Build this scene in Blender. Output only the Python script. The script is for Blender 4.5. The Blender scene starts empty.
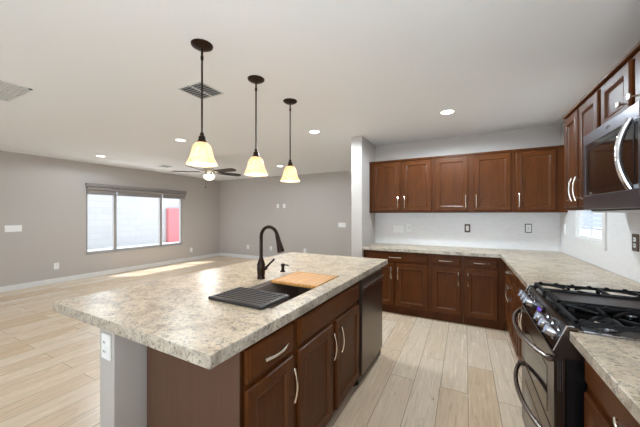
import bpy, bmesh, math, random
from mathutils import Vector, Matrix
random.seed(4)
PI = math.pi
SC = bpy.context.scene
COL = SC.collection

# ------------------------------------------------------------------ camera
TH = 0.477
cam_d = bpy.data.cameras.new('camera'); cam = bpy.data.objects.new('camera', cam_d); COL.objects.link(cam)
cam.location = (0, 0, 1.38); cam.rotation_euler = (PI/2, 0, TH)
cam_d.sensor_width = 36; cam_d.lens = 280.6/640*36; cam_d.shift_y = 1.0/640
cam_d.clip_start = 0.05
SC.camera = cam

EN = dict(world=2.7, sun=5.5, patio=0.5, side=2, strobe=44, strobel=3, cank=76, canl=26, canb=2, pend=2.5, fan=26, bulb=1)  # patio and the three entries after world and sun drive added fill lamps

# ------------------------------------------------------------------ world, sun, added fill lamps, exposure
w = bpy.data.worlds.new('world'); SC.world = w; w.use_nodes = True
w.node_tree.nodes['Background'].inputs[0].default_value = (0.72, 0.86, 1.0, 1)
w.node_tree.nodes['Background'].inputs[1].default_value = EN['world']
SC.view_settings.view_transform = 'Standard'; SC.view_settings.look = 'None'
SC.view_settings.gamma = 1; SC.view_settings.use_curve_mapping = False
SC.view_settings.exposure = 0.40

def lamp(name, kind, loc, energy, color=(1, 1, 1), rot=(0, 0, 0), **kw):
    d = bpy.data.lights.new(name, kind); d.energy = energy; d.color = color
    for k, v in kw.items(): setattr(d, k, v)
    o = bpy.data.objects.new(name, d); COL.objects.link(o); o.location = loc; o.rotation_euler = rot
    return o
s = lamp('sun', 'SUN', (6, 0, 8), EN['sun'], (1, 0.97, 0.92), angle=0.05)
s.rotation_euler = Vector((0.40, 0.28, -0.87)).to_track_quat('-Z', 'Y').to_euler()
# added fill lamp at the unseen patio doors, standing in for daylight
lamp('patio_daylight', 'AREA', (-2.55, -5.38, 1.15), EN['patio'], (0.84, 0.92, 1.0), (PI/2+.30, 0, 0), shape='RECTANGLE', size=6.6, size_y=2.0)

lamp('side_window_daylight', 'AREA', (-7.15, -2.6, 1.35), EN['side'], (0.84, 0.92, 1.0), (PI/2, 0, -PI/2), shape='RECTANGLE', size=3.2, size_y=1.4)  # added fill lamp by the left wall, where no window is built
# added fill lamps out of view, tilted up to brighten the ceiling
lamp('bounced_strobe', 'AREA', (.1, -.9, 1.2), EN['strobe'], (.76, .90, 1.0), (PI-.55, 0, .15), shape='DISK', size=1.2)
lamp('bounced_strobe_living', 'AREA', (-3.6, -.4, 1.3), EN['strobel'], (.76, .90, 1.0), (PI/2+.45, 0, .35), shape='DISK', size=1.2)

# ------------------------------------------------------------------ materials
def lin(c):
    return tuple(((x/255)/12.92 if x/255 <= .04045 else (((x/255)+.055)/1.055)**2.4) for x in c)+(1,)
def mat(name, col, rough=.5, metal=0.0, **kw):
    m = bpy.data.materials.new(name); m.use_nodes = True
    b = m.node_tree.nodes['Principled BSDF']
    b.inputs['Base Color'].default_value = lin(col) if max(col) > 1 else tuple(col)+(1,)
    b.inputs['Roughness'].default_value = rough; b.inputs['Metallic'].default_value = metal
    for k, v in kw.items(): b.inputs[k.replace('_', ' ')].default_value = v
    m['b'] = 1
    return m
def N(m, t, **kw):
    n = m.node_tree.nodes.new(t)
    for k, v in kw.items(): setattr(n, k, v)
    return n
def L(m, a, b): m.node_tree.links.new(a, b)
def coords(m, scale=(1, 1, 1), rot=(0, 0, 0), loc=(0, 0, 0), src='Object'):
    tc = N(m, 'ShaderNodeTexCoord'); mp = N(m, 'ShaderNodeMapping')
    mp.inputs['Scale'].default_value = scale; mp.inputs['Rotation'].default_value = rot; mp.inputs['Location'].default_value = loc
    L(m, tc.outputs[src], mp.inputs['Vector']); return mp.outputs[0]
def noise(m, vec, scale, detail=4, rough=.5, dist=0):
    n = N(m, 'ShaderNodeTexNoise'); n.inputs['Scale'].default_value = scale; n.inputs['Detail'].default_value = detail
    n.inputs['Roughness'].default_value = rough; n.inputs['Distortion'].default_value = dist
    L(m, vec, n.inputs['Vector']); return n.outputs['Fac']
def ramp(m, fac, stops, interp='LINEAR'):
    r = N(m, 'ShaderNodeValToRGB'); r.color_ramp.interpolation = interp
    e = r.color_ramp.elements
    while len(e) < len(stops): e.new(.5)
    for i, (p, c) in enumerate(stops):
        e[i].position = p; e[i].color = (lin(c) if max(c) > 1 else tuple(c)+(1,))
    L(m, fac, r.inputs[0]); return r.outputs[0]
def mix(m, a, b, fac, mode='MIX'):
    n = N(m, 'ShaderNodeMix', data_type='RGBA', blend_type=mode)
    if isinstance(fac, (int, float)): n.inputs[0].default_value = fac
    else: L(m, fac, n.inputs[0])
    for s_, i in ((a, 6), (b, 7)):
        if isinstance(s_, tuple): n.inputs[i].default_value = s_
        else: L(m, s_, n.inputs[i])
    return n.outputs[2]
def base(m, out): L(m, out, m.node_tree.nodes['Principled BSDF'].inputs['Base Color'])
def bump(m, h, strength=.1, dist=.01):
    b = N(m, 'ShaderNodeBump'); b.inputs['Strength'].default_value = strength; b.inputs['Distance'].default_value = dist
    L(m, h, b.inputs['Height']); L(m, b.outputs[0], m.node_tree.nodes['Principled BSDF'].inputs['Normal'])

def wood(name, dark, light, rough=.38):
    m = mat(name, dark, rough)
    v = coords(m, (14, 14, 1.3))
    n1 = noise(m, v, 4, 6, .6, .6)
    v2 = coords(m, (3, 3, 1.2))
    n2 = noise(m, v2, 2.2, 3, .5)
    c = mix(m, ramp(m, n1, [(.3, dark), (.7, light)]), ramp(m, n2, [(.3, dark), (.75, light)]), .45)
    base(m, c); m.node_tree.nodes['Principled BSDF'].inputs['Specular IOR Level'].default_value = .15
    return m
M = {}
M['cab'] = wood('stained_maple', (72, 37, 14), (102, 57, 24))
M['bead'] = wood('profile_bead', (76, 40, 18), (104, 60, 28), .30); M['bead'].node_tree.nodes['Principled BSDF'].inputs['Specular IOR Level'].default_value = .32
M['panel'] = wood('stained_end_panel', (92, 66, 52), (102, 75, 60), .5)
M['wall'] = mat('greige_paint', (193, 185, 178), .9)
_v = coords(M['wall'], src='Object'); bump(M['wall'], noise(M['wall'], _v, 60, 3), .08, .004)
M['ceil'] = mat('ceiling_paint', (241, 241, 242), .95)
_v = coords(M['ceil']); bump(M['ceil'], noise(M['ceil'], _v, 45, 3), .15, .005)
M['white'] = mat('white_paint', (232, 230, 226), .45)
M['plastic'] = mat('white_plastic', (246, 245, 242), .35)
M['brownplate'] = mat('bronze_plate', (92, 74, 62), .4, .5)
M['slot'] = mat('socket_slots', (60, 55, 52), .5)
M['nickel'] = mat('brushed_nickel', (232, 224, 212), .22, 1.0)
M['chrome'] = mat('chrome', (225, 225, 228), .12, 1.0)
M['bronze'] = mat('oil_rubbed_bronze', (50, 36, 28), .35, .8)
M['dsteel'] = mat('dark_stainless', (82, 70, 62), .24, .9)
_m = M['dsteel']; _v = coords(_m, (1, 1, 60)); bump(_m, noise(_m, _v, 3, 2), .02, .002)
M['msteel'] = mat('grey_stainless', (98, 93, 98), .33, .9)
M['hsteel'] = mat('handle_steel', (150, 140, 132), .25, 1.0)
M['echrome'] = mat('dark_chrome', (165, 165, 170), .16, 1.0)
M['blackglass'] = mat('black_glass', (22, 18, 17), .06)
M['panelblack'] = mat('dark_bronze_panel', (30, 24, 21), .2, .2)
M['black'] = mat('black_enamel', (16, 15, 16), .22, Specular_IOR_Level=.35)
M['iron'] = mat('cast_iron', (20, 19, 20), .55, Specular_IOR_Level=.25)
M['griddle'] = mat('griddle_plate', (62, 54, 50), .4, .3)
M['rubber'] = mat('black_rubber', (25, 25, 25), .7)
M['sink'] = mat('dark_composite', (158, 144, 136), .45)
M['tray'] = mat('tray_plastic', (40, 37, 37), .45)
M['shadow'] = mat('toe_kick_board', (48, 30, 22), .7)
M['vent'] = mat('vent_metal', (215, 214, 212), .5)
M['louvre'] = mat('grey_louvre', (150, 150, 150), .5)
M['ventdark'] = mat('vent_inside', (60, 58, 58), .8)
M['lcd'] = mat('lcd_glass', (20, 12, 40), .1, Emission_Color=(.25, .12, .9, 1), Emission_Strength=.5)
M['blade'] = mat('fan_blade_walnut', (46, 35, 30), .4)
M['shade_fabric'] = mat('roller_fabric', (150, 143, 138), .8)
M['winframe'] = mat('vinyl_frame', (160, 156, 153), .5)
M['ledlens'] = mat('led_lens', (255, 250, 240), .5, Emission_Color=(1, .96, .88, 1), Emission_Strength=5*EN['bulb'])
M['bowl'] = mat('lit_glass_bowl', (250, 240, 225), .4, Emission_Color=(1, .9, .74, 1), Emission_Strength=1.5*EN['bulb'])
M['blind'] = mat('blind_slat', (214, 219, 228), .5)
M['red'] = mat('red_paint', (208, 112, 112), .6)
M['ext_ground'] = mat('pale_concrete', (235, 235, 230), .8)
M['board'] = mat('bamboo', (206, 150, 92), .45)
_m = M['board']; _v = coords(_m, (45, 2, 2)); base(_m, ramp(_m, noise(_m, _v, 2, 3), [(.35, (204, 140, 70)), (.65, (230, 176, 104))]))

# bell shade glass
m = mat('alabaster_glass', (245, 225, 190), .35); M['shade'] = m
nt = m.node_tree; pb = nt.nodes['Principled BSDF']; out = nt.nodes['Material Output']
tr = N(m, 'ShaderNodeBsdfTranslucent'); mx = N(m, 'ShaderNodeMixShader'); mx.inputs[0].default_value = .5
vv = coords(m, (1, 1, 1)); cc = ramp(m, noise(m, vv, 22, 4, .6, 1.2), [(.35, (230, 201, 164)), (.62, (252, 235, 210))])
L(m, cc, tr.inputs[0]); base(m, cc); L(m, cc, pb.inputs['Emission Color']); pb.inputs['Emission Strength'].default_value = .2*EN['bulb']
L(m, pb.outputs[0], mx.inputs[1]); L(m, tr.outputs[0], mx.inputs[2]); L(m, mx.outputs[0], out.inputs[0])

# window glass
m = bpy.data.materials.new('window_glass'); m.use_nodes = True; M['glass'] = m
nt = m.node_tree; nt.nodes.remove(nt.nodes['Principled BSDF'])
t_ = N(m, 'ShaderNodeBsdfTransparent'); t_.inputs[0].default_value = (.97, .98, 1, 1)
g_ = N(m, 'ShaderNodeBsdfGlossy'); g_.inputs['Roughness'].default_value = .02
mx = N(m, 'ShaderNodeMixShader'); mx.inputs[0].default_value = .06
L(m, t_.outputs[0], mx.inputs[1]); L(m, g_.outputs[0], mx.inputs[2]); L(m, mx.outputs[0], nt.nodes['Material Output'].inputs[0])

# granite
def granite(name, c1, c2, c3):
    m = mat(name, c1, .32)
    v = coords(m, (1, 1, 1)); vs = coords(m, (1.0, 2.2, 1), (0, 0, .9))
    flow = noise(m, vs, 2.6, 7, .62, 1.6)
    col = ramp(m, flow, [(.30, c2), (.43, c1), (.55, c1), (.66, c3)])
    cloud = noise(m, v, 9, 6, .7, .8)
    col = mix(m, col, ramp(m, cloud, [(.38, (140, 114, 88)), (.55, (230, 214, 190))]), .45)
    sp = noise(m, v, 70, 4, .8)
    col = mix(m, col, ramp(m, sp, [(.38, (52, 42, 36)), (.47, (255, 255, 255))]), .68, 'MULTIPLY')
    vein = noise(m, coords(m, (1, 3.0, 1), (0, 0, 1.1), (3, 1, 0)), 5, 8, .7, 2.2)
    col = mix(m, col, lin((98, 82, 72)), ramp(m, vein, [(.57, (0., 0., 0.)), (.68, (.7, .7, .7))]))
    base(m, col); return m
M['granite'] = granite('cream_granite', (216, 198, 172), (164, 132, 100), (188, 180, 170))
M['granite_edge'] = granite('chiselled_granite_edge', (168, 160, 150), (86, 78, 70), (172, 168, 164))

# floor planks (run along Y)
m = mat('pale_oak_plank', (205, 185, 160), .3); M['floor'] = m
v = coords(m, (1, 1, 1), (0, 0, PI/2), (0, -.02, 0))
# mapping: rotated so that texture x runs along world Y
br = N(m, 'ShaderNodeTexBrick'); L(m, v, br.inputs['Vector'])
br.offset = .37; br.offset_frequency = 2
br.inputs['Color1'].default_value = (0, 0, 0, 1); br.inputs['Color2'].default_value = (1, 1, 1, 1); br.inputs['Mortar'].default_value = (.5, .5, .5, 1)
br.inputs['Scale'].default_value = 1; br.inputs['Mortar Size'].default_value = .0016; br.inputs['Mortar Smooth'].default_value = .1
br.inputs['Bias'].default_value = 0; br.inputs['Brick Width'].default_value = 1.22; br.inputs['Row Height'].default_value = .197
tone = ramp(m, br.outputs['Color'], [(0, (224, 197, 166)), (.3, (230, 207, 180)), (.7, (234, 214, 188)), (1, (237, 220, 198))])
# shift grain per plank
addv = N(m, 'ShaderNodeVectorMath', operation='MULTIPLY_ADD'); L(m, br.outputs['Color'], addv.inputs[0]); addv.inputs[1].default_value = (7, 7, 7); L(m, v, addv.inputs[2])
mp = N(m, 'ShaderNodeMapping'); mp.inputs['Scale'].default_value = (1.2, 16, 1); L(m, addv.outputs[0], mp.inputs['Vector'])
gr = noise(m, mp.outputs[0], 3, 6, .65, .8)
tone = mix(m, tone, ramp(m, gr, [(.32, (190, 166, 140)), (.48, (246, 241, 233)), (.7, (255, 252, 248))]), .36, 'MULTIPLY')
mp2 = N(m, 'ShaderNodeMapping'); mp2.inputs['Scale'].default_value = (2.2, 6, 1); L(m, addv.outputs[0], mp2.inputs['Vector'])
kn = noise(m, mp2.outputs[0], 2.6, 3, .5, .3)
tone = mix(m, tone, lin((150, 112, 80)), ramp(m, kn, [(.68, (0., 0., 0.)), (.80, (.75, .75, .75))]))
tone = mix(m, tone, lin((128, 104, 84)), br.outputs['Fac'])
base(m, tone)
rr = N(m, 'ShaderNodeMapRange'); rr.inputs[3].default_value = .20; rr.inputs[4].default_value = .32
L(m, gr, rr.inputs[0]); L(m, rr.outputs[0], m.node_tree.nodes['Principled BSDF'].inputs['Roughness'])
bump(m, gr, .05, .003)

# backsplash: small pale mosaic
m = mat('pale_mosaic', (236, 234, 232), .35); M['tile'] = m
tc = N(m, 'ShaderNodeTexCoord'); sp_ = N(m, 'ShaderNodeSeparateXYZ'); L(m, tc.outputs['Object'], sp_.inputs[0])
ad = N(m, 'ShaderNodeMath', operation='ADD'); L(m, sp_.outputs[0], ad.inputs[0]); L(m, sp_.outputs[1], ad.inputs[1])
cb = N(m, 'ShaderNodeCombineXYZ'); L(m, ad.outputs[0], cb.inputs[0]); L(m, sp_.outputs[2], cb.inputs[1])
br = N(m, 'ShaderNodeTexBrick'); L(m, cb.outputs[0], br.inputs['Vector'])
br.inputs['Color1'].default_value = lin((232, 229, 228)); br.inputs['Color2'].default_value = lin((236, 234, 233)); br.inputs['Mortar'].default_value = lin((228, 225, 224))
br.inputs['Scale'].default_value = 1; br.inputs['Brick Width'].default_value = .05; br.inputs['Row Height'].default_value = .025; br.inputs['Mortar Size'].default_value = .0016
base(m, br.outputs['Color'])

# exterior block wall
m = mat('white_block', (232, 238, 246), .9); M['block'] = m
tc = N(m, 'ShaderNodeTexCoord'); sp_ = N(m, 'ShaderNodeSeparateXYZ'); L(m, tc.outputs['Object'], sp_.inputs[0])
cb = N(m, 'ShaderNodeCombineXYZ'); L(m, sp_.outputs[1], cb.inputs[0]); L(m, sp_.outputs[2], cb.inputs[1])
br = N(m, 'ShaderNodeTexBrick'); L(m, cb.outputs[0], br.inputs['Vector'])
br.inputs['Color1'].default_value = lin((184, 179, 176)); br.inputs['Color2'].default_value = lin((189, 184, 180)); br.inputs['Mortar'].default_value = lin((176, 172, 169))
br.inputs['Scale'].default_value = 1; br.inputs['Brick Width'].default_value = .4; br.inputs['Row Height'].default_value = .2; br.inputs['Mortar Size'].default_value = .008
base(m, br.outputs['Color'])

# ------------------------------------------------------------------ mesh helpers
def box(bm, x0, x1, y0, y1, z0, z1, bev=0, seg=1):
    x0, x1 = min(x0, x1), max(x0, x1); y0, y1 = min(y0, y1), max(y0, y1); z0, z1 = min(z0, z1), max(z0, z1)
    r = bmesh.ops.create_cube(bm, size=1)
    bmesh.ops.scale(bm, vec=(x1-x0, y1-y0, z1-z0), verts=r['verts'])
    bmesh.ops.translate(bm, vec=((x0+x1)/2, (y0+y1)/2, (z0+z1)/2), verts=r['verts'])
    if bev:
        es = {e for v_ in r['verts'] for e in v_.link_edges}
        bmesh.ops.bevel(bm, geom=list(es), offset=bev, segments=seg, affect='EDGES', profile=.5)
def prism(bm, pts, axis, a, b):
    """extrude polygon pts (in the two other axes) along axis from a to b"""
    def mk(p, t):
        return {'x': (t, p[0], p[1]), 'y': (p[0], t, p[1]), 'z': (p[0], p[1], t)}[axis]
    A = [bm.verts.new(mk(p, a)) for p in pts]; B = [bm.verts.new(mk(p, b)) for p in pts]
    n = len(pts)
    fs = [bm.faces.new(A), bm.faces.new(list(reversed(B)))]
    for i in range(n): fs.append(bm.faces.new((A[i], B[i], B[(i+1) % n], A[(i+1) % n])))
    bmesh.ops.recalc_face_normals(bm, faces=fs); return fs
def lathe(bm, prof, c=(0, 0, 0), n=24, cap=True):
    rings = []
    for r, z in prof:
        if r < 1e-5: rings.append([bm.verts.new((c[0], c[1], c[2]+z))])
        else: rings.append([bm.verts.new((c[0]+r*math.cos(2*PI*i/n), c[1]+r*math.sin(2*PI*i/n), c[2]+z)) for i in range(n)])
    fs = []
    for a, b in zip(rings, rings[1:]):
        for i in range(n):
            j = (i+1) % n
            if len(a) == 1 and len(b) == 1: continue
            if len(a) == 1: fs.append(bm.faces.new((a[0], b[i], b[j])))
            elif len(b) == 1: fs.append(bm.faces.new((a[i], b[0], a[j])))
            else: fs.append(bm.faces.new((a[i], b[i], b[j], a[j])))
    if cap:
        for r_ in (rings[0], rings[-1]):
            if len(r_) > 2: fs.append(bm.faces.new(r_))
    bmesh.ops.recalc_face_normals(bm, faces=fs)
def tube(bm, pts, rad, n=10, sx=1.0):
    pts = [Vector(p) for p in pts]; rads = rad if isinstance(rad, (list, tuple)) else [rad]*len(pts)
    rings = []; up = None
    for i, p in enumerate(pts):
        t = (pts[min(i+1, len(pts)-1)]-pts[max(i-1, 0)]).normalized()
        if up is None: up = t.orthogonal().normalized()
        up = (up-t*up.dot(t)).normalized(); s_ = t.cross(up)
        rings.append([bm.verts.new(p+rads[i]*(math.cos(2*PI*k/n)*up*sx+math.sin(2*PI*k/n)*s_)) for k in range(n)])
    fs = []
    for a, b in zip(rings, rings[1:]):
        for i in range(n): fs.append(bm.faces.new((a[i], a[(i+1) % n], b[(i+1) % n], b[i])))
    fs.append(bm.faces.new(rings[0])); fs.append(bm.faces.new(rings[-1]))
    bmesh.ops.recalc_face_normals(bm, faces=fs)
BASE = {}
def obj(name, bm, m, parent=None, smooth=False, local=False):
    me = bpy.data.meshes.new(name)
    if parent is not None and not local:
        b = BASE.get(parent.name, (0, 0, 0))
        bmesh.ops.translate(bm, vec=(-b[0], -b[1], -b[2]), verts=bm.verts)
    bm.to_mesh(me); bm.free()
    mats = m if isinstance(m, (list, tuple)) else [m]
    for q in mats: me.materials.append(M[q] if isinstance(q, str) else q)
    if smooth:
        for p in me.polygons: p.use_smooth = True
        me.set_sharp_from_angle(angle=math.radians(40))
    o = bpy.data.objects.new(name, me); COL.objects.link(o)
    if parent is not None: o.parent = parent; BASE[o.name] = BASE.get(parent.name, (0, 0, 0))
    return o
def nb(): return bmesh.new()
def bx(*a, **k):
    b = nb(); box(b, *a, **k); return b
def thing(name, label, cat, loc=(0, 0, 0), rz=0, group=None, base_=None):
    o = bpy.data.objects.new(name, None); COL.objects.link(o); o.empty_display_size = .05
    BASE[o.name] = base_ if base_ is not None else loc
    o.location = loc; o.rotation_euler = (0, 0, rz); o['label'] = label; o['category'] = cat
    if group: o['group'] = group
    return o
def tag(o, label, cat, group=None):
    o['label'] = label; o['category'] = cat
    if group: o['group'] = group
    return o
def recenter(o, loc):
    """put the origin of a single-mesh thing at loc (mesh made in world coordinates)"""
    o.data.transform(Matrix.Translation(-Vector(loc))); o.location = loc; return o
def struct(name, bm, m, parent=None, smooth=False):
    o = obj(name, bm, m, parent, smooth); o['kind'] = 'structure'; return o
def copy_tree(o, parent=None):
    c = o.copy(); COL.objects.link(c)
    if parent is not None: c.parent = parent
    for ch in list(o.children): copy_tree(ch, c)
    return c

# ------------------------------------------------------------------ the room
XR, YB, XL, YF, CE, YN = 1.065, 4.52, -7.308, 6.817, 2.511, -5.5
struct('floor', bx(XL-.12, XR+.12, YN-.1, YF+.12, -.1, 0), 'floor')
struct('ceiling', bx(XL-.12, XR+.12, YN-.1, YF+.12, CE, CE+.15), 'ceil')
def wall_with_hole(axis, a, b, lo, hi, h0, h1, z0, z1):
    """wall slab between a..b on its thickness axis, lo..hi along, hole h0..h1 x z0..z1"""
    bm = nb()
    for (p, q, r_, s_) in ((lo, h0, 0, CE), (h1, hi, 0, CE), (h0, h1, 0, z0), (h0, h1, z1, CE)):
        if q-p < 1e-4 or s_-r_ < 1e-4: continue
        if axis == 'x': box(bm, a, b, p, q, r_, s_)
        else: box(bm, p, q, a, b, r_, s_)
    bmesh.ops.remove_doubles(bm, verts=bm.verts, dist=1e-4)
    return bm
WL = (3.08, 5.41, .525, 2.0)          # left window: y0 y1 z0 z1
WR = (3.26, 3.90, 1.13, 2.05)         # window over the counter
struct('wall_left', wall_with_hole('x', XL-.12, XL, YN, YF, *WL), 'wall')
struct('wall_right', wall_with_hole('x', XR, XR+.12, YN, YF, *WR), 'wall')
struct('wall_far', bx(XL, -1.47, YF, YF+.12, 0, CE), 'wall')
struct('wall_kitchen_back', bx(-1.311, XR, YB, YB+.12, 0, CE), 'wall')
struct('wall_kitchen_side', bx(-1.475, -1.311, 3.85, YF+.12, 0, CE, bev=.006), 'wall')
struct('wall_near', wall_with_hole('y', YN-.12, YN, XL, XR, -6.0, .80, 0.0, 2.15), 'wall')
bm = nb()
for x in (-6.0, -4.3, -2.6, -.96, .74): box(bm, x, x+.06, YN-.09, YN-.03, 0, 2.15)
box(bm, -6.0, .80, YN-.09, YN-.03, 2.09, 2.15); box(bm, -6.0, .80, YN-.09, YN-.03, 0, .05)
d = struct('door_1', bm, 'white')  # unseen patio doors, opening made wide to let in more light
struct('baseboard_left', bx(XL, XL+.015, YN, YF, 0, .1, bev=.003), 'white')
struct('baseboard_far', bx(XL+.015, -1.475, YF-.015, YF, 0, .1, bev=.003), 'white')
struct('baseboard_end', bx(-1.475, -1.311, 3.835, 3.85, 0, .1, bev=.003), 'white')
# backsplash
bm = nb(); box(bm, -1.311, XR-.008, YB-.008, YB, .914, 1.43)
for (p, q, r_, s_) in ((-.6, WR[0]-.07, .914, 1.43), (WR[1]+.07, YB, .914, 1.43), (WR[0]-.07, WR[1]+.07, .914, WR[2]-.05)):
    box(bm, XR-.008, XR, p, q, r_, s_)
struct('trim_1', bm, 'tile')

# left window: frame, mullions, sill, glass
def rect_frame(bm, x0, x1, y0, y1, z0, z1, wdt):
    box(bm, x0, x1, y0, y1, z0, z0+wdt); box(bm, x0, x1, y0, y1, z1-wdt, z1)
    box(bm, x0, x1, y0, y0+wdt, z0+wdt, z1-wdt); box(bm, x0, x1, y1-wdt, y1, z0+wdt, z1-wdt)
bm = nb(); rect_frame(bm, XL-.09, XL-.02, *WL, .035)
for y in (3.665, 4.785): box(bm, XL-.09, XL-.025, y-.03, y+.03, WL[2]+.035, WL[3]-.035)
w1 = struct('window_1', bm, 'winframe')
g = obj('glass', bx(XL-.06, XL-.054, WL[0]+.03, WL[1]-.03, WL[2]+.03, WL[3]-.03), 'glass', w1)
g = obj('sill', bx(XL-.1, XL+.012, WL[0]-.01, WL[1]+.01, WL[2]-.02, WL[2]+.004), 'winframe', w1)
# right window with casing and closed blinds
bm = nb(); rect_frame(bm, XR-.02, XR+.0, WR[0]-.06, WR[1]+.06, WR[2]-.05, WR[3]+.06, .062)
rect_frame(bm, XR+.0, XR+.09, *WR, .03)
w2 = struct('window_2', bm, 'white')
obj('glass', bx(XR+.07, XR+.076, WR[0]+.02, WR[1]-.02, WR[2]+.02, WR[3]-.02), 'glass', w2)
t = thing('window_blind', 'white slatted blind hanging in the small window beside the corner cabinets', 'blind', (XR+.035, (WR[0]+WR[1])/2, WR[2]+.12))
box_ = nb(); box(box_, XR+.012, XR+.055, WR[0]+.033, WR[1]-.033, WR[3]-.075, WR[3]-.033); obj('head_rail', box_, 'blind', t)
bm = nb(); z = WR[2]+.15
while z < WR[3]-.09:
    a = 1.0
    dx, dz = .022*math.cos(a), .022*math.sin(a)
    prism(bm, [(XR+.034-dx, z-dz), (XR+.034+dx, z+dz), (XR+.034+dx-.002, z+dz+.0025), (XR+.034-dx-.002, z-dz+.0025)], 'y', WR[0]+.035, WR[1]-.035); z += .043
sl = obj('slats', bm, 'blind', t)
obj('bottom_rail', bx(XR+.018, XR+.05, WR[0]+.035, WR[1]-.035, WR[2]+.105, WR[2]+.122), 'blind', t)
for y in (WR[0]+.12, WR[1]-.12):
    bm = nb(); tube(bm, [(XR+.034, y, WR[2]+.12), (XR+.034, y, WR[3]-.06)], .0015, 6); obj('lift_cord', bm, 'blind', t)

# outside
struct('roof_eave', bx(XR+.12, XR+.98, YN, YF, 2.44, 2.52), 'white')  # unseen eave added to keep sun off the right window
struct('ground_outside', bx(-14, XL-.12, -4, 14, .1, .3), 'ext_ground')
struct('wall_outside', bx(-10.5, -10.3, -2, 13, .3, 2.9), 'block')
t = tag(obj('garden_panel', bx(-10.29, -10.15, 6.93, 7.75, .3, 1.62, bev=.01), 'red'), 'red painted panel standing outdoors against the white block wall', 'panel')
struct('ground_side', bx(XR+.12, 6, -4, 9, -.1, 0), 'ext_ground')

# roller shades over the left window
t = thing('roller_blind', 'grey taupe rolled window shades under a long valance above the living room window', 'blind', (XL+.04, 4.28, 1.82))
obj('valance', bx(XL, XL+.085, 3.06, 5.50, 2.0, 2.06, bev=.006), 'shade_fabric', t)
for (a, b) in ((3.075, 3.655), (3.67, 4.775), (4.79, 5.485)):
    bm = nb(); tube(bm, [(XL+.045, a, 1.955), (XL+.045, b, 1.955)], .038, 14); box(bm, XL+.028, XL+.034, a+.01, b-.01, 1.84, 1.96)
    tube(bm, [(XL+.031, a+.01, 1.835), (XL+.031, b-.01, 1.835)], .014, 8)
    obj('rolled_fabric', bm, 'shade_fabric', t, True)

# ------------------------------------------------------------------ plates on walls
def plate(name, label, cat, pos, facing, w_, h_, kind, m='plastic', group=None, inner='plastic', rz=None):
    """facing: '-y','+x','-x' ; pos = centre on the wall surface"""
    r = {'-y': 0, '+x': PI/2, '-x': -PI/2}[facing] + (rz or 0)
    t = thing(name, label, cat, pos, r, group, base_=(0, 0, 0))
    obj('cover_plate', bx(-w_/2, w_/2, -.011, 0, -h_/2, h_/2, bev=.003), m, t)
    if kind == 'outlet':
        for s_ in (-1, 1):
            o = obj('socket', bx(-.016, .016, -.014, -.008, s_*.021-.014, s_*.021+.014, bev=.004), inner, t)
            b2 = nb(); box(b2, -.008, -.005, -.0152, -.012, s_*.021-.004, s_*.021+.007); box(b2, .005, .008, -.0152, -.012, s_*.021-.004, s_*.021+.007)
            o2 = obj('slots', b2, 'slot', o)
    elif kind.startswith('gfci'):
        q_ = .0105 if kind == 'gfciw' else 0
        o = obj('socket', bx(-.017-q_, .017+q_, -.015, -.008, -.034-q_*1.3, .034+q_*1.3, bev=.002), inner, t)
        b2 = nb()
        for s_ in (-1, 1):
            box(b2, -.008, -.005, -.0165, -.013, s_*.022-.004, s_*.022+.006); box(b2, .005, .008, -.0165, -.013, s_*.022-.004, s_*.022+.006)
        box(b2, -.006, .006, -.0165, -.013, -.004, .004); obj('slots', b2, 'slot', o)
    elif kind.startswith('switch'):
        n = int(kind[6:])
        for i in range(n):
            cx = (i-(n-1)/2)*.046
            obj('rocker', bx(cx-.016, cx+.016, -.015, -.008, -.033, .033, bev=.002), inner, t)
    elif kind == 'jack':
        o = obj('jack', bx(-.01, .01, -.014, -.008, -.01, .01, bev=.003), inner, t)
    return t
sj = YB-.008
plate('switch_plate', 'wide white multi-gang switch plate on the backsplash at its left end', 'light switch', (-.93, sj, 1.155), '-y', .165, .118, 'switch3')
plate('wall_outlet', 'white wall outlet right beside the wide switch plate on the backsplash', 'outlet', (-.77, sj, 1.175), '-y', .072, .116, 'gfci')
plate('wall_outlet', 'bronze plated wall outlet near the middle of the back backsplash', 'outlet', (.03, sj, 1.185), '-y', .072, .118, 'gfci', 'brownplate')
plate('wall_outlet', 'bronze edged wall outlet on the back backsplash near the corner', 'outlet', (.735, sj, 1.20), '-y', .072, .118, 'gfciw', 'brownplate')
plate('switch_plate', 'narrow white switch plate beside the small window on the right wall', 'light switch', (XR-.008, 4.28, 1.21), '-x', .075, .12, 'switch1')
plate('wall_outlet', 'dark bronze wall outlet behind the gas range on the right wall', 'outlet', (XR-.008, 2.735, 1.185), '-x', .075, .12, 'outlet', 'brownplate')
plate('switch_plate', 'wide white switch plate on the living room wall left of the window', 'light switch', (XL, 1.975, 1.125), '+x', .22, .118, 'switch4')
plate('wall_outlet', 'white wall outlet low on the living room wall left of the window', 'outlet', (XL, 2.58, .345), '+x', .08, .125, 'outlet')
plate('wall_outlet', 'white wall outlet low on the window wall near the far corner', 'outlet', (XL, 5.71, .32), '+x', .08, .125, 'outlet')
plate('wall_outlet', 'white wall outlet low on the far wall, nearest the far left corner', 'outlet', (-6.08, YF, .36), '-y', .08, .125, 'outlet')
plate('wall_outlet', 'white wall outlet low on the far wall, behind the faucet neck', 'outlet', (-5.18, YF, .36), '-y', .08, .125, 'outlet')
plate('wall_outlet', 'white wall outlet low on the far wall, right of the soap dispenser', 'outlet', (-4.0, YF, .36), '-y', .08, .125, 'outlet')
plate('media_plate', 'left of two small white plates high on the far wall', 'wall plate', (-4.93, YF, 1.63), '-y', .075, .12, 'jack')
plate('media_plate', 'right of two small white plates high on the far wall', 'wall plate', (-4.70, YF, 1.63), '-y', .09, .12, 'jack')
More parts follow.
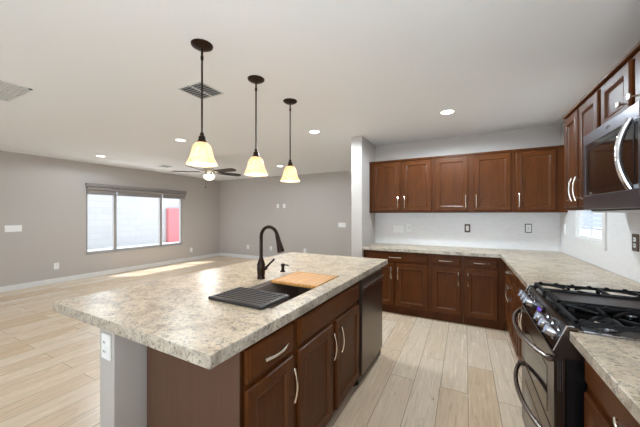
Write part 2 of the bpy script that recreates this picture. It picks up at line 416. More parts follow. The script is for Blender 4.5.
plate('switch_plate', 'white triple switch plate on the far wall near the kitchen wall end', 'light switch', (-2.87, YF, 1.105), '-y', .21, .12, 'switch3')

# ------------------------------------------------------------------ cabinets
def ring_panel(bm, x0, x1, z0, z1, prof, yb=0.0):
    """front at -Y. prof: list of (inset, depth) from outer edge inward; depth grows toward -Y"""
    rings = []
    def ring(i, y):
        return [bm.verts.new(p) for p in ((x0+i, y, z0+i), (x1-i, y, z0+i), (x1-i, y, z1-i), (x0+i, y, z1-i))]
    rings.append(ring(0, yb))
    for i, d in prof: rings.append(ring(i, yb-d))
    fs = [bm.faces.new(rings[0])]
    for a, b in zip(rings, rings[1:]):
        for k in range(4): fs.append(bm.faces.new((a[k], a[(k+1) % 4], b[(k+1) % 4], b[k])))
        if len(rings) > 8 and rings.index(a) >= 4:
            for f_ in fs[-4:]: f_.material_index = 1
    fs.append(bm.faces.new(rings[-1]))
    bmesh.ops.recalc_face_normals(bm, faces=fs)
DOOR = [(0, .012), (.004, .018), (.008, .020), (.050, .020), (.054, .0215), (.059, .019), (.064, .011), (.070, .008)]
DRAW = [(0, .010), (.005, .015), (.012, .017), (.016, .020)]
def pull(parent, cx, cz, vertical, yf, ln=.165, m='nickel'):
    bm = nb(); h = ln/2
    pts = []; rr_ = []
    for i in range(13):
        t_ = -1+2*i/12
        pts.append((t_*h, yf-.022-.016*(1-t_*t_), 0)); rr_.append(.0052+.001*abs(t_))
    tube(bm, pts, rr_, 8, 1.0)
    for s_ in (-1, 1):
        box(bm, s_*(h-.022)-.005, s_*(h-.022)+.005, yf-.028, yf, -.005, .005)
    if vertical: bmesh.ops.rotate(bm, cent=(0, 0, 0), matrix=Matrix.Rotation(PI/2, 3, 'Y'), verts=bm.verts)
    bmesh.ops.translate(bm, vec=(cx, 0, cz), verts=bm.verts)
    o = obj('handle', bm, m, parent, True); return o
def knob(parent, cx, cz, yf):
    bm = nb()
    box(bm, cx-.004, cx+.004, yf-.024, yf, cz-.004, cz+.004); box(bm, cx-.013, cx+.013, yf-.034, yf-.024, cz-.013, cz+.013, bev=.003)
    return obj('knob', bm, 'nickel', parent)
def cabinet(name, label, cat, loc, rz, w_, d_, z0, z1, fronts, toe=False, crown=False, group=None, hollow=False):
    """local frame: x 0..w, face frame at y=0, body to +d, absolute z"""
    t = thing(name, label, cat, (loc[0], loc[1], 0), rz, group, base_=(0, 0, 0))
    bm = nb()
    if hollow:
        box(bm, 0, w_, .055, d_, 0, .12); box(bm, 0, .018, 0, d_, .1, z1); box(bm, w_-.018, w_, 0, d_, .1, z1)
        box(bm, 0, w_, 0, .02, .1, z1); box(bm, 0, w_, d_-.012, d_, .1, z1)
    elif toe:
        box(bm, 0.0, w_, 0, d_, z0+.1, z1); box(bm, 0.0, w_, .055, d_, z0, z0+.1)
    else: box(bm, 0, w_, 0, d_, z0, z1)
    obj('body', bm, 'cab', t)
    if crown: obj('top_moulding', bx(0, w_, -.022, d_, z1, z1+.020, bev=.003), 'cab', t)
    for f in fronts:
        kind, x0, x1, a, b = f[:5]
        bm = nb(); ring_panel(bm, x0, x1, a, b, DOOR if kind == 'door' else DRAW, 0)
        o = obj(kind if kind != 'front' else 'false_front', bm, ['cab', 'bead'], t)
        if len(f) > 5:
            h = f[5]
            if h == 'h': pull(o, (x0+x1)/2, (a+b)/2, False, -.02)
            elif h in ('tl', 'tr', 'bl', 'br'):
                cx = x0+.028 if h[1] == 'l' else x1-.028
                cz = b-.125 if h[0] == 't' else a+.125
                pull(o, cx, cz, True, -.02)
            elif h in ('kl', 'kr'):
                knob(o, x0+.03 if h[1] == 'l' else x1-.03, a+.06, -.02)
    return t
UB, UT = 1.405, 2.165
g1 = 'dark stained cabinets hung on the back wall'
def wx(x): return x
cabinet('wall_cabinet', 'brown two-door wall cabinet at the left end of the back wall run', 'cabinet', (-1.311, 4.20), 0, .92, .32, UB, UT,
        [('door', .05, .468, 1.43, 2.145, 'br'), ('door', .508, .895, 1.43, 2.145, 'bl')], crown=True, group=g1)
cabinet('wall_cabinet', 'brown two-door wall cabinet in the middle of the back wall run', 'cabinet', (-.389, 4.20), 0, .92, .32, UB, UT,
        [('door', .022, .425, 1.43, 2.145, 'br'), ('door', .490, .897, 1.43, 2.145, 'bl')], crown=True, group=g1)
cabinet('wall_cabinet', 'brown single-door wall cabinet at the right end of the back wall, by the corner', 'cabinet', (.533, 4.20), 0, XR-.533-.002, .32, UB, UT,
        [('door', .025, .415, 1.43, 2.145, 'bl')], crown=True, group=g1)
RB, RT = 1.412, 2.143
cabinet('wall_cabinet', 'brown tall wall cabinet left of the microwave on the right wall', 'cabinet', (.72, 2.90), -PI/2, .675, .343, RB, RT,
        [('door', .022, .318, RB+.02, RT-.02, 'br'), ('door', .345, .655, RB+.02, RT-.02, 'bl')], crown=True)
cabinet('wall_cabinet', 'short brown two-door wall cabinet directly above the microwave', 'cabinet', (.72, 2.223), -PI/2, .762, .343, 1.842, RT,
        [('door', .022, .345, 1.862, RT-.02, 'kr'), ('door', .392, .74, 1.862, RT-.02, 'kl')], crown=True)
cabinet('wall_cabinet', 'brown wall cabinet right of the microwave, cut by the picture edge', 'cabinet', (.72, 1.459), -PI/2, .60, .343, RB, RT,
        [('door', .022, .29, RB+.02, RT-.02, 'br'), ('door', .31, .58, RB+.02, RT-.02, 'bl')], crown=True)
# base cabinets, back run
g2 = 'base cabinets along the back wall'
CT = .873
cabinet('base_cabinet', 'wide brown base cabinet with one drawer over two doors, left end of back run', 'cabinet', (-1.309, 3.92), 0, .902, .59, 0, CT,
        [('drawer', .04, .875, .738, .845, 'h'), ('door', .04, .435, .125, .705, 'tr'), ('door', .47, .875, .125, .705, 'tl')], toe=True, group=g2)
cabinet('base_cabinet', 'narrow brown base cabinet in the middle of back run, one drawer over one door', 'cabinet', (-.405, 3.92), 0, .385, .59, 0, CT,
        [('drawer', .025, .36, .738, .845, 'h'), ('door', .025, .36, .125, .705, 'tr')], toe=True, group=g2)
cabinet('base_cabinet', 'narrow brown base cabinet at the right end of back run, beside the inner corner', 'cabinet', (-.018, 3.92), 0, .445, .59, 0, CT,
        [('drawer', .025, .365, .738, .845, 'h'), ('door', .025, .365, .125, .705, 'tl')], toe=True, group=g2)
# right run
cabinet('base_cabinet', 'brown two-door base cabinet on the right run, next to the inner corner', 'cabinet', (.429, 3.915), -PI/2, .945, .63, 0, CT,
        [('drawer', .09, .92, .738, .845, 'h'), ('door', .09, .49, .125, .705, 'tr'), ('door', .52, .92, .125, .705, 'tl')], toe=True)
cabinet('base_cabinet', 'brown base cabinet directly left of the gas range', 'cabinet', (.429, 2.968), -PI/2, .742, .63, 0, CT,
        [('drawer', .025, .717, .738, .845, 'h'), ('door', .025, .36, .125, .705, 'tr'), ('door', .385, .717, .125, .705, 'tl')], toe=True)
cabinet('base_cabinet', 'brown base cabinet right of the gas range, in the near right corner', 'cabinet', (.425, 1.452), -PI/2, .86, .63, 0, CT,
        [('drawer', .025, .835, .735, .85, 'h'), ('door', .025, .42, .125, .70, 'tr'), ('door', .44, .835, .125, .70, 'tl')], toe=True)
cabinet('base_cabinet', 'brown base cabinet of the right run beyond the picture edge, next to the camera', 'cabinet', (.425, .591), -PI/2, .64, .63, 0, CT,
        [('drawer', .025, .615, .735, .85, 'h'), ('door', .025, .31, .125, .70, 'tr'), ('door', .33, .615, .125, .70, 'tl')], toe=True)

# worktops
def slab(name, pts, z0, z1, m=('granite', 'granite_edge'), holes=None):
    bm = nb(); fs = prism(bm, pts, 'z', z0, z1)
    es = [e for e in bm.edges if abs(e.verts[0].co.z-e.verts[1].co.z) < 1e-6]
    bmesh.ops.bevel(bm, geom=es, offset=.004, segments=2, affect='EDGES', profile=.5)
    for f in bm.faces:
        if abs(f.normal.z) < .4: f.material_index = 1
    return bm
XE = .372
o = obj('granite_worktop', slab('w', [(-1.309, YB-.010), (-1.309, 3.865), (XE, 3.865), (XE, 2.226), (XR-.010, 2.226), (XR-.010, YB-.010)], .874, .914), ['granite', 'granite_edge'])
tag(o, 'L-shaped cream granite worktop running along the back wall to the range', 'countertop'); recenter(o, (0, 4.1, .874))
o = obj('granite_worktop', slab('w', [(XE, -.06), (XR-.010, -.06), (XR-.010, 1.456), (XE, 1.456)], .874, .914), ['granite', 'granite_edge'])
tag(o, 'cream granite worktop piece right of the gas range, in the near corner', 'countertop'); recenter(o, (.7, .9, .874))

# ------------------------------------------------------------------ island (slightly turned)
PV = (-.739, .66); AI = -0.0155
def ip(x, y, z=0):
    dx, dy = x-PV[0], y-PV[1]; c, s_ = math.cos(AI), math.sin(AI)
    return (PV[0]+dx*c-dy*s_, PV[1]+dx*s_+dy*c, z)
def ithing(name, label, cat, bx_, by_, bz=0, group=None):
    return thing(name, label, cat, ip(bx_, by_, bz), AI, group, base_=(bx_, by_, bz))
XF = -.757          # door fronts
YE = .80            # end panel
# pony wall
t = struct('partition_wall', bx(-1.532, -1.408, .687, 2.80, 0, .865, bev=.003), 'wall')
t.data.transform(Matrix.Translation((-PV[0], -PV[1], 0))); t.location = (PV[0], PV[1], 0); t.rotation_euler = (0, 0, AI)
p = ip(-1.460, .687, .776)
plate('wall_outlet', 'white wall outlet on the end of the island half wall', 'outlet', p, '-y', .07, .115, 'outlet', rz=AI)
def icab(name, label, y0, y1, fronts, **k):
    p = ip(XF-.02, y0)
    return cabinet(name, label, 'cabinet', (p[0], p[1]), PI/2+AI, y1-y0, .605, 0, .865, fronts, hollow=True, toe=True, group='cabinets of the island')
t = icab('island_cabinet', 'dark brown island cabinet nearest the camera, one drawer over one door, plain end panel', .825, 1.105,
     [('drawer', .020, .345, .71, .845, 'h'), ('door', .020, .345, .10, .685, 'tr')])
obj('end_panel', bx(-.006, 0, .0, .605, 0, .865), 'panel', t)
icab('island_cabinet', 'dark brown island sink cabinet with two doors under a long false front', 1.1055, 2.115,
     [('front', .115, 1.0, .71, .845), ('door', .115, .512, .10, .685, 'tr'), ('door', .572, .995, .10, .685, 'tl')])
# cabinet end beyond dishwasher
p = ip(XF-.02, 2.703)
t = thing('end_panel', 'brown end panel closing the far end of the island', 'panel', (p[0], p[1], 0), PI/2+AI, base_=(0, 0, 0))
obj('board', bx(0, .05, 0, .605, 0, .865), 'cab', t)
# dishwasher
t = ithing('dishwasher', 'dark stainless dishwasher with a bar handle in the far end of the island', 'dishwasher', -1.05, 2.43)
obj('body', bx(-1.33, XF-.02, 2.118, 2.70, .02, .863), 'black', t)
bm = nb(); box(bm, XF-.018, XF+.012, 2.122, 2.698, .10, .860, bev=.004)
o = obj('door', bm, mat('dishwasher_steel', (112, 98, 87), .3, .9), t)
bm = nb(); pts = [(0, 0, 0) for i in range(13)]
prism(bm, [(XF+.012, .80), (XF+.030, .795), (XF+.034, .765), (XF+.026, .758), (XF+.012, .765)], 'y', 2.128, 2.692)
obj('handle', bm, 'hsteel', o)
obj('kick_plate', bx(XF-.06, XF-.05, 2.122, 2.697, .0, .10), 'rubber', t)
# worktop of the island, with the sink cut-out
SX0, SX1, SY0, SY1 = -1.245, -.862, 1.125, 1.955
bm = nb()
X0, X1, Y0, Y1 = -1.950, -.748, .655, 2.915
def grid_slab(bm, xs, ys, z0, z1, hole):
    vt = {}
    def V(i, j, z):
        k = (i, j, z)
        if k not in vt: vt[k] = bm.verts.new((xs[i], ys[j], z))
        return vt[k]
    for i in range(3):
        for j in range(3):
            if (i, j) == hole: continue
            bm.faces.new((V(i, j, z1), V(i+1, j, z1), V(i+1, j+1, z1), V(i, j+1, z1)))
            bm.faces.new((V(i, j, z0), V(i, j+1, z0), V(i+1, j+1, z0), V(i+1, j, z0)))
    for (a, b) in [((i, 0), (i+1, 0)) for i in range(3)]+[((3, j), (3, j+1)) for j in range(3)]+[((i+1, 3), (i, 3)) for i in range(3)]+[((0, j+1), (0, j)) for j in range(3)]:
        bm.faces.new((V(*a, z0), V(*b, z0), V(*b, z1), V(*a, z1))).material_index = 1
    for (a, b) in [((1, 1), (2, 1)), ((2, 1), (2, 2)), ((2, 2), (1, 2)), ((1, 2), (1, 1))]:
        bm.faces.new((V(*a, z0), V(*a, z1), V(*b, z1), V(*b, z0))).material_index = 1
    bmesh.ops.recalc_face_normals(bm, faces=bm.faces)
grid_slab(bm, [X0, SX0, SX1, X1], [Y0, SY0, SY1, Y1], .866, .914, (1, 1))
for f in bm.faces:
    if abs(f.normal.z) < .4: f.material_index = 1
o = obj('island_worktop', bm, ['granite', 'granite_edge'])
tag(o, 'large cream granite worktop on the kitchen island around the sink', 'countertop')
bv = o.modifiers.new('bevel', 'BEVEL'); bv.width = .0025; bv.segments = 1
o.data.transform(Matrix.Translation((-PV[0], -PV[1], -.866))); o.location = (PV[0], PV[1], .866); o.rotation_euler = (0, 0, AI)
# sink (undermount, ledge at the top)
t = ithing('kitchen_sink', 'dark composite undermount sink set in the island worktop', 'sink', (SX0+SX1)/2, (SY0+SY1)/2, .66)
bm = nb()
def ring_box(bm, prof, x0, x1, y0, y1):
    rings = []
    for i, z in prof:
        rings.append([bm.verts.new(p) for p in ((x0+i, y0+i, z), (x1-i, y0+i, z), (x1-i, y1-i, z), (x0+i, y1-i, z))])
    for a, b in zip(rings, rings[1:]):
        for k in range(4): bm.faces.new((a[k], a[(k+1) % 4], b[(k+1) % 4], b[k]))
    bm.faces.new(rings[-1]); return rings
ring_box(bm, [(-.012, .864), (-.012, .655), (.03, .64), (.03, .64)], SX0, SX1, SY0, SY1)
ring_box(bm, [(-.012, .864), (.001, .866), (.001, .909), (.006, .909), (.006, .896), (.016, .895), (.018, .70), (.035, .672)], SX0, SX1, SY0, SY1)
bmesh.ops.remove_doubles(bm, verts=bm.verts, dist=1e-5)
obj('basin', bm, 'sink', t)
bm = nb(); lathe(bm, [(.0, .6725), (.045, .6725), (.045, .676), (.036, .676), (.03, .673), (0, .673)], ((SX0+SX1)/2, 1.56, 0), 24); obj('drain', bm, 'chrome', t, True)
# cutting board
t = ithing('cutting_board', 'light bamboo cutting board laid over the far end of the sink', 'cutting board', -1.05, 1.77, .8965)
bm = nb(); box(bm, SX0+.009, SX1-.009, 1.595, 1.945, .8965, .917, bev=.003); obj('board', bm, 'board', t)
bm = nb()
for (a, b, c, d_) in ((SX0+.03, SX1-.03, 1.612, 1.616), (SX0+.03, SX1-.03, 1.924, 1.928), (SX0+.03, SX0+.034, 1.612, 1.928), (SX1-.034, SX1-.03, 1.612, 1.928)): box(bm, a, b, c, d_, .9165, .9174)
obj('juice_groove', bm, mat('groove_wood', (170, 112, 62), .5), t)
# drying tray
t = ithing('drying_rack', 'black slatted drying tray resting over the near end of the sink', 'drying rack', -1.05, 1.2, .9155)
TX0, TX1, TY0, TY1 = -1.258, -.882, 1.075, 1.318
bm = nb()
box(bm, TX0, TX1, TY0, TY0+.016, .915, .932, bev=.004); box(bm, TX0, TX1, TY1-.012, TY1, .915, .930, bev=.003)
box(bm, TX0, TX0+.022, TY0+.012, TY1-.01, .915, .930, bev=.003); box(bm, TX1-.022, TX1, TY0+.012, TY1-.01, .915, .932, bev=.003)
obj('rim', bm, 'tray', t)
bm = nb(); n = 8
for i in range(n):
    y = TY0+.030+(TY1-TY0-.054)*i/(n-1)
    box(bm, TX0+.018, TX1-.018, y-.0038, y+.0038, .917, .929)
obj('slats', bm, mat('tray_bar', (100, 94, 92), .4), t)
obj('pan', bx(TX0+.01, TX1-.01, TY0+.006, TY1-.006, .9152, .9185), mat('tray_pan', (14, 13, 13), .6), t)
# faucet
FX, FY = -1.330, 1.605
t = ithing('kitchen_faucet', 'tall oil rubbed bronze pull-down faucet arching over the island sink', 'faucet', FX, FY, .914)
bm = nb(); lathe(bm, [(.029, .914), (.029, .921), (.026, .926), (.0275, .95), (.030, .985), (.029, 1.02), (.021, 1.045), (.0155, 1.06), (.0145, 1.07)], (FX, FY, 0), 24); obj('body', bm, 'bronze', t, True)
pts = [(FX, FY, 1.06), (FX, FY, 1.12), (FX, FY, 1.17), (FX, FY, 1.207)]
R = .086
for i in range(1, 14):
    a = PI-(PI-.26)*i/13
    pts.append((FX+R+R*math.cos(a), FY-.03*(i/13), 1.207+R*math.sin(a)))
bm = nb(); tube(bm, pts, .0125, 14); obj('spout', bm, 'bronze', t, True)
e = Vector(pts[-1]); dd = (Vector(pts[-1])-Vector(pts[-2])).normalized()
sp = [e-dd*.01, e+dd*.01, e+dd*.035, e+dd*.07, e+dd*.105, e+dd*.113]
bm = nb(); tube(bm, sp, [.014, .016, .0165, .021, .024, .021], 16); obj('spray_head', bm, 'bronze', t, True)
bm = nb(); tube(bm, [(FX, FY, .99), (FX+.035, FY+.004, .992), (FX+.045, FY+.006, .996)], [.016, .0155, .012], 14)
tube(bm, [(FX+.038, FY+.004, .994), (FX+.065, FY+.014, 1.025), (FX+.098, FY+.028, 1.060)], [.010, .0075, .0075], 10); obj('lever', bm, 'bronze', t, True)
# soap dispenser
SXp, SYp = -1.340, 1.885
t = ithing('soap_dispenser', 'small bronze soap dispenser behind the sink, right of the faucet', 'soap dispenser', SXp, SYp, .914)
bm = nb(); lathe(bm, [(.022, .914), (.022, .921), (.014, .925), (.012, .95), (.016, .958), (.016, .975), (.012, .98), (0, .98)], (SXp, SYp, 0), 20); obj('base', bm, 'bronze', t, True)
bm = nb(); tube(bm, [(SXp, SYp, .968), (SXp+.03, SYp, .972), (SXp+.058, SYp, .966)], [.008, .006, .005], 10); obj('nozzle', bm, 'bronze', t, True)

# ------------------------------------------------------------------ gas range
Y0, Y1 = 1.462, 2.220
t = thing('gas_range', 'dark stainless double-oven gas range with chrome knobs', 'stove', (.70, (Y0+Y1)/2, 0))
obj('body', bx(.365, 1.045, Y0+.004, Y1-.004, .03, .888), 'black', t)
bm = nb(); box(bm, .385, 1.05, Y0, Y1, .888, .912, bev=.004); obj('cooktop', bm, 'black', t)
for (a, b) in ((Y0-.001, Y0+.007), (Y1-.007, Y1+.001)): obj('cooktop_trim', bx(.40, 1.05, a, b, .906, .918), 'chrome', t)
bm = nb(); box(bm, .995, 1.05, Y0, Y1, .912, .938, bev=.004); obj('rear_vent', bm, 'dsteel', t)
bm = nb(); prism(bm, [(.43, .911), (.380, .926), (.369, .924), (.327, .822), (.340, .802), (.43, .802)], 'y', Y0+.006, Y1-.006)
cp = obj('control_panel', bm, 'panelblack', t)
for (a, b) in ((Y0, Y0+.006), (Y1-.006, Y1)):
    bm = nb(); prism(bm, [(.43, .914), (.380, .930), (.366, .928), (.323, .821), (.337, .799), (.43, .799)], 'y', a, b)
    obj('end_cap', bm, 'dsteel', cp)
    bm = nb(); tube(bm, [(.388, (a+b)/2, .929), (.366, (a+b)/2, .929), (.323, (a+b)/2, .821)], .0035, 8); obj('end_trim', bm, 'chrome', cp)
nrm = Vector((-.925, 0, .379)); fc = Vector((.348, 0, .873))
bm = nb(); 
def knob3(y):
    bm = nb()
    lathe(bm, [(.031, 0), (.031, .006), (.025, .009), (.023, .038), (.020, .043), (0, .043)], (0, 0, 0), 20)
    box(bm, -.0045, .0045, -.022, .022, .038, .050, bev=.001)
    q = nrm.to_track_quat('Z', 'Y').to_matrix().to_4x4()
    bmesh.ops.transform(bm, matrix=Matrix.Translation((fc.x, y, fc.z)) @ q, verts=bm.verts)
    return obj('knob', bm, 'echrome', t, True)
for y in (2.145, 2.065, 1.985, 1.705, 1.620, 1.530): knob3(y)
tg = Vector((-.379, 0, -.925))
bm = nb(); cs = []
for (a, u_) in ((1.775, -.034), (1.925, -.034), (1.925, .034), (1.775, .034)):
    p = fc+tg*u_+nrm*.001; cs.append(bm.verts.new((p.x, a, p.z)))
f = bm.faces.new(cs); r_ = bmesh.ops.extrude_face_region(bm, geom=[f]); bmesh.ops.translate(bm, vec=nrm*.002, verts=[v_ for v_ in r_['geom'] if isinstance(v_, bmesh.types.BMVert)])
bmesh.ops.recalc_face_normals(bm, faces=bm.faces)
dp = obj('display_glass', bm, 'blackglass', cp)
bm = nb(); cs = []
for (a, u_) in ((1.81, -.016), (1.88, -.016), (1.88, .004), (1.81, .004)):
    p = fc+tg*u_+nrm*.0035; cs.append(bm.verts.new((p.x, a, p.z)))
bm.faces.new(cs); obj('clock_display', bm, 'lcd', t)
def oven_door(z0, z1, hz, bow, glass):
    o = obj('oven_door', bx(.326, .365, Y0+.006, Y1-.006, z0, z1, bev=.004), 'dsteel', t)
    obj('oven_window', bx(.3245, .3262, Y0+.12, Y1-.12, *glass), 'blackglass', o)
    bm = nb(); pts = []
    for i in range(25):
        s_ = -1+2*i/24; pts.append((.326-.016-bow*(1-abs(s_)**2.2), (Y0+Y1)/2+s_*(.335), hz))
    tube(bm, pts, .0115, 10)
    for s_ in (-1, 1):
        yc = (Y0+Y1)/2+s_*.333; box(bm, .302, .327, yc-.012, yc+.012, hz-.012, hz+.012, bev=.003)
    obj('handle', bm, 'hsteel', o, True)
oven_door(.475, .802, .772, .065, (.50, .70))
oven_door(.075, .468, .435, .055, (.12, .37))
bm = nb()
for x in (.338, .345, .352): box(bm, x-.0012, x+.0012, Y0+.003, Y0+.007, .66, .78)
obj('side_groove', bm, 'msteel', t)
obj('kick_panel', bx(.40, .41, Y0+.01, Y1-.01, 0, .07), 'black', t)
# burners
for (x, y, r) in ((.53, 1.615, .045), (.85, 1.615, .036), (.53, 2.09, .036), (.85, 2.09, .045), (.69, 1.85, .03)):
    bm = nb(); lathe(bm, [(r+.018, .912), (r+.018, .915), (r, .917), (r*.9, .926)], (x, y, 0), 24); b_ = obj('burner', bm, 'chrome', t, True)
    bm = nb(); lathe(bm, [(r*.92, .926), (r*.95, .930), (r*.85, .935), (0, .936)], (x, y, 0), 24); obj('burner_cap', bm, 'iron', b_, True)
# grates
def grate(y0, y1, name='grate'):
    bm = nb(); zt = .952; b = .0075
    x0, x1 = .392, .985
    def bar(xa, xb, ya, yb, z0=None, z1=None):
        box(bm, xa, xb, ya, yb, zt-.016 if z0 is None else z0, zt if z1 is None else z1, bev=.002)
    bar(x0, x0+.016, y0, y1); bar(x1-.014, x1, y0, y1); bar(x0, x1, y0, y0+.013); bar(x0, x1, y1-.013, y1)
    xm = (x0+x1)/2; bar(xm-.007, xm+.007, y0, y1)
    for cx in ((x0+xm)/2, (x1+xm)/2):
        ym = (y0+y1)/2
        for k in range(4):
            a = PI/4+k*PI/2
            p0 = Vector((cx+.035*math.cos(a), ym+.03*math.sin(a), zt-.004)); p1 = Vector((cx+.11*math.copysign(1, math.cos(a)), ym+(y1-y0)/2*math.copysign(.92, math.sin(a)), zt-.008))
            tube(bm, [p0, (p0+p1)/2+Vector((0, 0, .003)), p1], [.006, .0065, .007], 6)
        bar(cx-.005, cx+.005, y0+.01, ym-.035); bar(cx-.005, cx+.005, ym+.035, y1-.01)
    for px in (x0+.004, xm, x1-.004):
        for py in (y0+.008, y1-.008): box(bm, px-.008, px+.008, py-.007, py+.007, .911, zt-.01)
    for i in range(8):
        px = x0+.03+i*(x1-x0-.06)/7
        for py in (y0+.0065, y1-.0065): box(bm, px-.009, px+.009, py-.008, py+.008, zt-.012, zt+.006, bev=.003)
    return obj(name, bm, 'iron', t)
grate(1.480, 1.745); grate(1.975, 2.205)
bm = nb(); box(bm, .42, .975, 1.757, 1.963, .936, .954, bev=.006)
for px in (.46, .95):
    for py in (1.775, 1.945): box(bm, px-.01, px+.01, py-.01, py+.01, .911, .94)
gp = obj('griddle', bm, 'griddle', t)
bm = nb()
rect_frame_x = [(.40, .99, 1.750, 1.760), (.40, .99, 1.960, 1.970), (.40, .415, 1.750, 1.970), (.975, .99, 1.750, 1.970)]
for (a, b, c, d_) in rect_frame_x: box(bm, a, b, c, d_, .93, .962, bev=.002)
obj('griddle_rim', bm, 'iron', gp)

# ------------------------------------------------------------------ microwave
Y0, Y1 = 1.462, 2.186
t = thing('microwave_oven', 'grey stainless microwave with a bowed handle mounted above the gas range', 'microwave', (.84, (Y0+Y1)/2, 1.40))
obj('body', bx(.655, 1.06, Y0, Y1, 1.40, 1.838), 'black', t)
bm = nb(); XM = .62
box(bm, XM, .655, 1.585, Y1, 1.775, 1.838, bev=.003); box(bm, XM, .655, 1.585, Y1, 1.408, 1.487, bev=.003); box(bm, XM, .655, Y1-.028, Y1, 1.485, 1.777, bev=.002); box(bm, XM+.002, .655, 1.585, 1.60, 1.485, 1.777)
dr = obj('door', bm, 'msteel', t)
obj('door_window', bx(XM+.004, .65, 1.60, Y1-.028, 1.487, 1.775), 'blackglass', dr)
bm = nb(); rect_frame(bm, XM+.002, XM+.006, 1.63, Y1-.06, 1.505, 1.757, .012); obj('window_border', bm, 'black', dr)
bm = nb(); pts = []
for i in range(17):
    s_ = -1+2*i/16; pts.append((XM-.008-.038*(1-s_*s_), 1.632, 1.633+s_*.145))
tube(bm, pts, .0125, 10); 
for s_ in (-1, 1): box(bm, XM-.014, XM+.004, 1.622, 1.642, 1.633+s_*.137-.008, 1.633+s_*.137+.008)
obj('handle', bm, 'chrome', dr, True)
p_ = obj('control_panel', bx(XM, .655, Y0, 1.582, 1.487, 1.775, bev=.002), 'blackglass', t)
bm = nb(); box(bm, XM, .655, Y0, 1.582, 1.775, 1.838, bev=.003); box(bm, XM, .655, Y0, 1.582, 1.408, 1.487, bev=.003); obj('panel_trim', bm, 'msteel', t)
bm = nb()
for r_ in range(5):
    for c_ in range(3): box(bm, XM-.001, XM+.001, 1.480+c_*.032, 1.502+c_*.032, 1.51+r_*.036, 1.53+r_*.036)
obj('keypad', bm, mat('keypad', (90, 88, 90), .4), p_)
bm = nb()
lathe(bm, [(0, 0), (.019, 0), (.019, .0015), (0, .0015)], (0, 0, 0), 20)
bmesh.ops.scale(bm, vec=(.42, 1.25, 1), verts=bm.verts)
bmesh.ops.rotate(bm, cent=(0, 0, 0), matrix=Matrix.Rotation(-PI/2, 3, 'Y'), verts=bm.verts)
bmesh.ops.translate(bm, vec=(XM+.0003, 1.862, 1.808), verts=bm.verts)
obj('badge', bm, 'chrome', dr)
obj('underside', bx(.66, 1.05, Y0+.01, Y1-.01, 1.392, 1.40), 'vent', t)

# ------------------------------------------------------------------ lights and things on the ceiling
def can(x, y, label, e=9):
    t = thing('ceiling_light', label, 'ceiling light', (x, y, CE), group='round recessed lights in the ceiling')
    bm = nb(); lathe(bm, [(.092, 0), (.092, -.004), (.078, -.009), (.066, -.006), (.066, 0)], (x, y, CE), 32, cap=False); obj('trim_ring', bm, 'white', t, True)
    bm = nb(); lathe(bm, [(0, -.004), (.067, -.004), (.067, -.001), (0, -.001)], (x, y, CE), 32); obj('lens', bm, 'ledlens', t)
    l = lamp('downlight', 'SPOT', (x, y, CE-.03), EN[e], (.77, .90, 1), (0, 0, 0), spot_size=3.12, spot_blend=.25, shadow_soft_size=.10)
    return t
can(-.172, 3.39, 'recessed ceiling light nearest the back wall cabinets', 'cank')
can(-1.82, 3.36, 'recessed ceiling light beyond the third pendant, left of the kitchen wall end', 'cank')
can(-3.83, 2.81, 'recessed ceiling light left of the first pendant shade', 'canl')
can(-6.25, 2.87, 'recessed ceiling light furthest left, above the living room window', 'canl')
can(-3.83, 5.38, 'recessed ceiling light just behind the third pendant shade', 'canl')
can(-.1, .9, 'recessed ceiling light above the camera, outside the picture', 'canb')  # this and the next four lights are added out of view for brightness
can(-2.9, .6, 'recessed ceiling light behind the camera left of the island, outside the picture', 'canb')
can(-6.0, .4, 'recessed ceiling light by the window wall behind the camera, outside the picture', 'canb')
can(-1.0, -1.9, 'recessed ceiling light well behind the camera, outside the picture', 'canb')
can(-4.4, -2.0, 'recessed ceiling light near the patio doors, outside the picture', 'canb')

def vent(name, label, x0, x1, y0, y1, panes, m='vent', n=9, m2='ventdark', al='x', thin=False):
    t = thing(name, label, 'vent', ((x0+x1)/2, (y0+y1)/2, CE))
    bm = nb(); fr = .022 if m2 == 'vent' else .010
    for (a, b, c, d_) in ((x0, x1, y0, y0+fr), (x0, x1, y1-fr, y1), (x0, x0+fr, y0, y1), (x1-fr, x1, y0, y1)): box(bm, a, b, c, d_, CE-.006, CE)
    if panes == 2: box(bm, (x0+x1)/2-.01, (x0+x1)/2+.01, y0, y1, CE-.006, CE)
    obj('frame', bm, m, t)
    obj('backing', bx(x0+.01, x1-.01, y0+.01, y1-.01, CE-.0012, CE-.0002), m2, t)
    bm = nb()
    for i in range(n):
        if al == 'x':
            y = y0+fr+(y1-y0-2*fr)*(i+.5)/n; box(bm, x0+fr, x1-fr, y-.003, y+.003, CE-.007, CE-.001)
        else:
            x = x0+fr+(x1-x0-2*fr)*(i+.5)/n; box(bm, x-.003, x+.003, y0+fr, y1-fr, CE-.007, CE-.001)
    obj('louvres', bm, 'louvre' if thin else m, t); return t
vent('ceiling_vent', 'square dark louvred ceiling vent behind the first pendant rod', -2.29, -1.995, 1.65, 1.915, 2, n=8, thin=True)
vent('return_air_grille', 'large pale louvred return air grille at the left edge of the ceiling', -4.05, -3.47, .66, 1.06, 2, m2='vent', n=16)
vent('ceiling_vent', 'small ceiling vent above the right end of the living room window', -6.36, -6.13, 4.05, 4.30, 1, n=6)

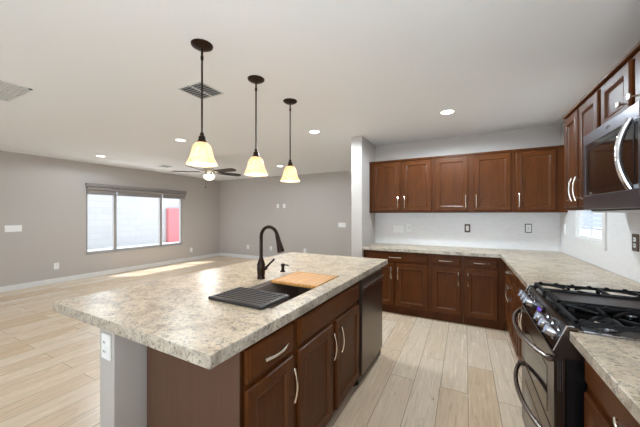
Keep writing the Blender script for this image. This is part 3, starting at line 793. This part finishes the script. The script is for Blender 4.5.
pg = 'bell shaped pendants over the island'
def pendant(x, y, label, first=None):
    t = thing('pendant_light', label, 'pendant light', (x, y, CE), group=pg)
    bm = nb(); lathe(bm, [(0, -.028), (.02, -.028), (.045, -.022), (.068, -.008), (.070, 0), (0, 0)], (x, y, CE), 28); obj('canopy', bm, 'bronze', t, True)
    bm = nb(); tube(bm, [(x, y, CE-.026), (x, y, CE-.075)], .007, 10); tube(bm, [(x, y, CE-.075), (x, y, CE-.10)], .0095, 10); obj('swivel_joint', bm, 'bronze', t, True)
    bm = nb(); tube(bm, [(x, y, CE-.09), (x, y, 1.915)], .0062, 12); obj('rod', bm, 'bronze', t, True)
    bm = nb(); lathe(bm, [(0, 1.925), (.012, 1.925), (.014, 1.905), (.021, 1.90), (.024, 1.875), (.033, 1.862), (.033, 1.855), (0, 1.855)], (x, y, 0), 20); obj('socket', bm, 'bronze', t, True)
    bm = nb()
    pr = [(.024, 1.862), (.038, 1.857), (.052, 1.842), (.0615, 1.820), (.0665, 1.797), (.072, 1.772), (.080, 1.750), (.090, 1.730), (.0975, 1.717), (.098, 1.712),
          (.095, 1.713), (.087, 1.728), (.077, 1.748), (.069, 1.771), (.0635, 1.797), (.0585, 1.819), (.049, 1.839), (.037, 1.853), (.024, 1.858)]
    lathe(bm, pr, (x, y, 0), 36, cap=False)
    obj('lamp_shade', bm, 'shade', t, True)
    bm = nb(); lathe(bm, [(0, 1.738), (.016, 1.742), (.027, 1.758), (.029, 1.775), (.022, 1.80), (.014, 1.82), (.013, 1.855), (0, 1.855)], (x, y, 0), 18); obj('bulb', bm, mat('bulb_glass', (255, 245, 225), .4, Emission_Color=(1, .88, .7, 1), Emission_Strength=5*EN['bulb']), t, True)
    l = lamp('pendant_lamp', 'POINT', (x, y, 1.695), EN['pend'], (1, .84, .64), shadow_soft_size=.03)
    return t
pendant(-1.559, 1.302, 'bell glass pendant light nearest the camera, largest of the three over the island')
pendant(-1.551, 1.837, 'middle one of the three bell glass pendant lights over the island')
pendant(-1.549, 2.349, 'bell glass pendant light furthest away, over the far end of the island')

# ceiling fan
fx, fy = -4.62, 4.03
t = thing('ceiling_fan', 'five-blade ceiling fan with a lit glass bowl in the living room', 'ceiling fan', (fx, fy, CE))
bm = nb(); lathe(bm, [(.0, -.06), (.03, -.06), (.06, -.03), (.07, 0), (0, 0)], (fx, fy, CE), 28); obj('canopy', bm, 'nickel', t, True)
bm = nb(); tube(bm, [(fx, fy, CE-.05), (fx, fy, 2.33)], .012, 12); obj('downrod', bm, 'nickel', t, True)
bm = nb(); lathe(bm, [(0, 2.34), (.04, 2.34), (.09, 2.325), (.125, 2.29), (.13, 2.26), (.11, 2.235), (.08, 2.225), (.08, 2.20), (.105, 2.19), (.105, 2.175), (0, 2.175)], (fx, fy, 0), 32); obj('motor_housing', bm, 'nickel', t, True)
bm = nb(); lathe(bm, [(.105, 2.178), (.112, 2.165), (.106, 2.135), (.085, 2.10), (.05, 2.08), (.0, 2.072)], (fx, fy, 0), 32, cap=False); obj('light_bowl', bm, 'bowl', t, True)
lamp('fan_lamp', 'SPOT', (fx, fy, 2.05), EN['fan'], (.95, .95, .95), spot_size=2.95, spot_blend=.2, shadow_soft_size=.09)
for k in range(5):
    a = TH+math.radians(45+72*k)
    R_ = Matrix.Translation((fx, fy, 2.243)) @ Matrix.Rotation(a, 4, 'Z') @ Matrix.Rotation(math.radians(-14), 4, 'X')
    bm = nb(); prof = [(.19, -.05), (.24, -.062), (.60, -.072), (.67, -.065), (.70, -.04), (.71, 0), (.70, .04), (.67, .065), (.60, .072), (.24, .062), (.19, .05)]
    prism(bm, prof, 'z', -.004, .004); bmesh.ops.transform(bm, matrix=R_, verts=bm.verts)
    o = obj('blade', bm, 'blade', t)
    bm = nb(); box(bm, .09, .25, -.02, .02, -.010, -.004, bev=.002); bmesh.ops.transform(bm, matrix=R_, verts=bm.verts)
    obj('blade_iron', bm, 'nickel', o)
bm = nb(); tube(bm, [(fx+.03, fy-.11, 2.18), (fx+.03, fy-.11, 1.93)], .0022, 6); lathe(bm, [(0, 1.90), (.010, 1.905), (.010, 1.93), (0, 1.935)], (fx+.03, fy-.11, 0), 10); obj('pull_chain', bm, 'bronze', t, True)
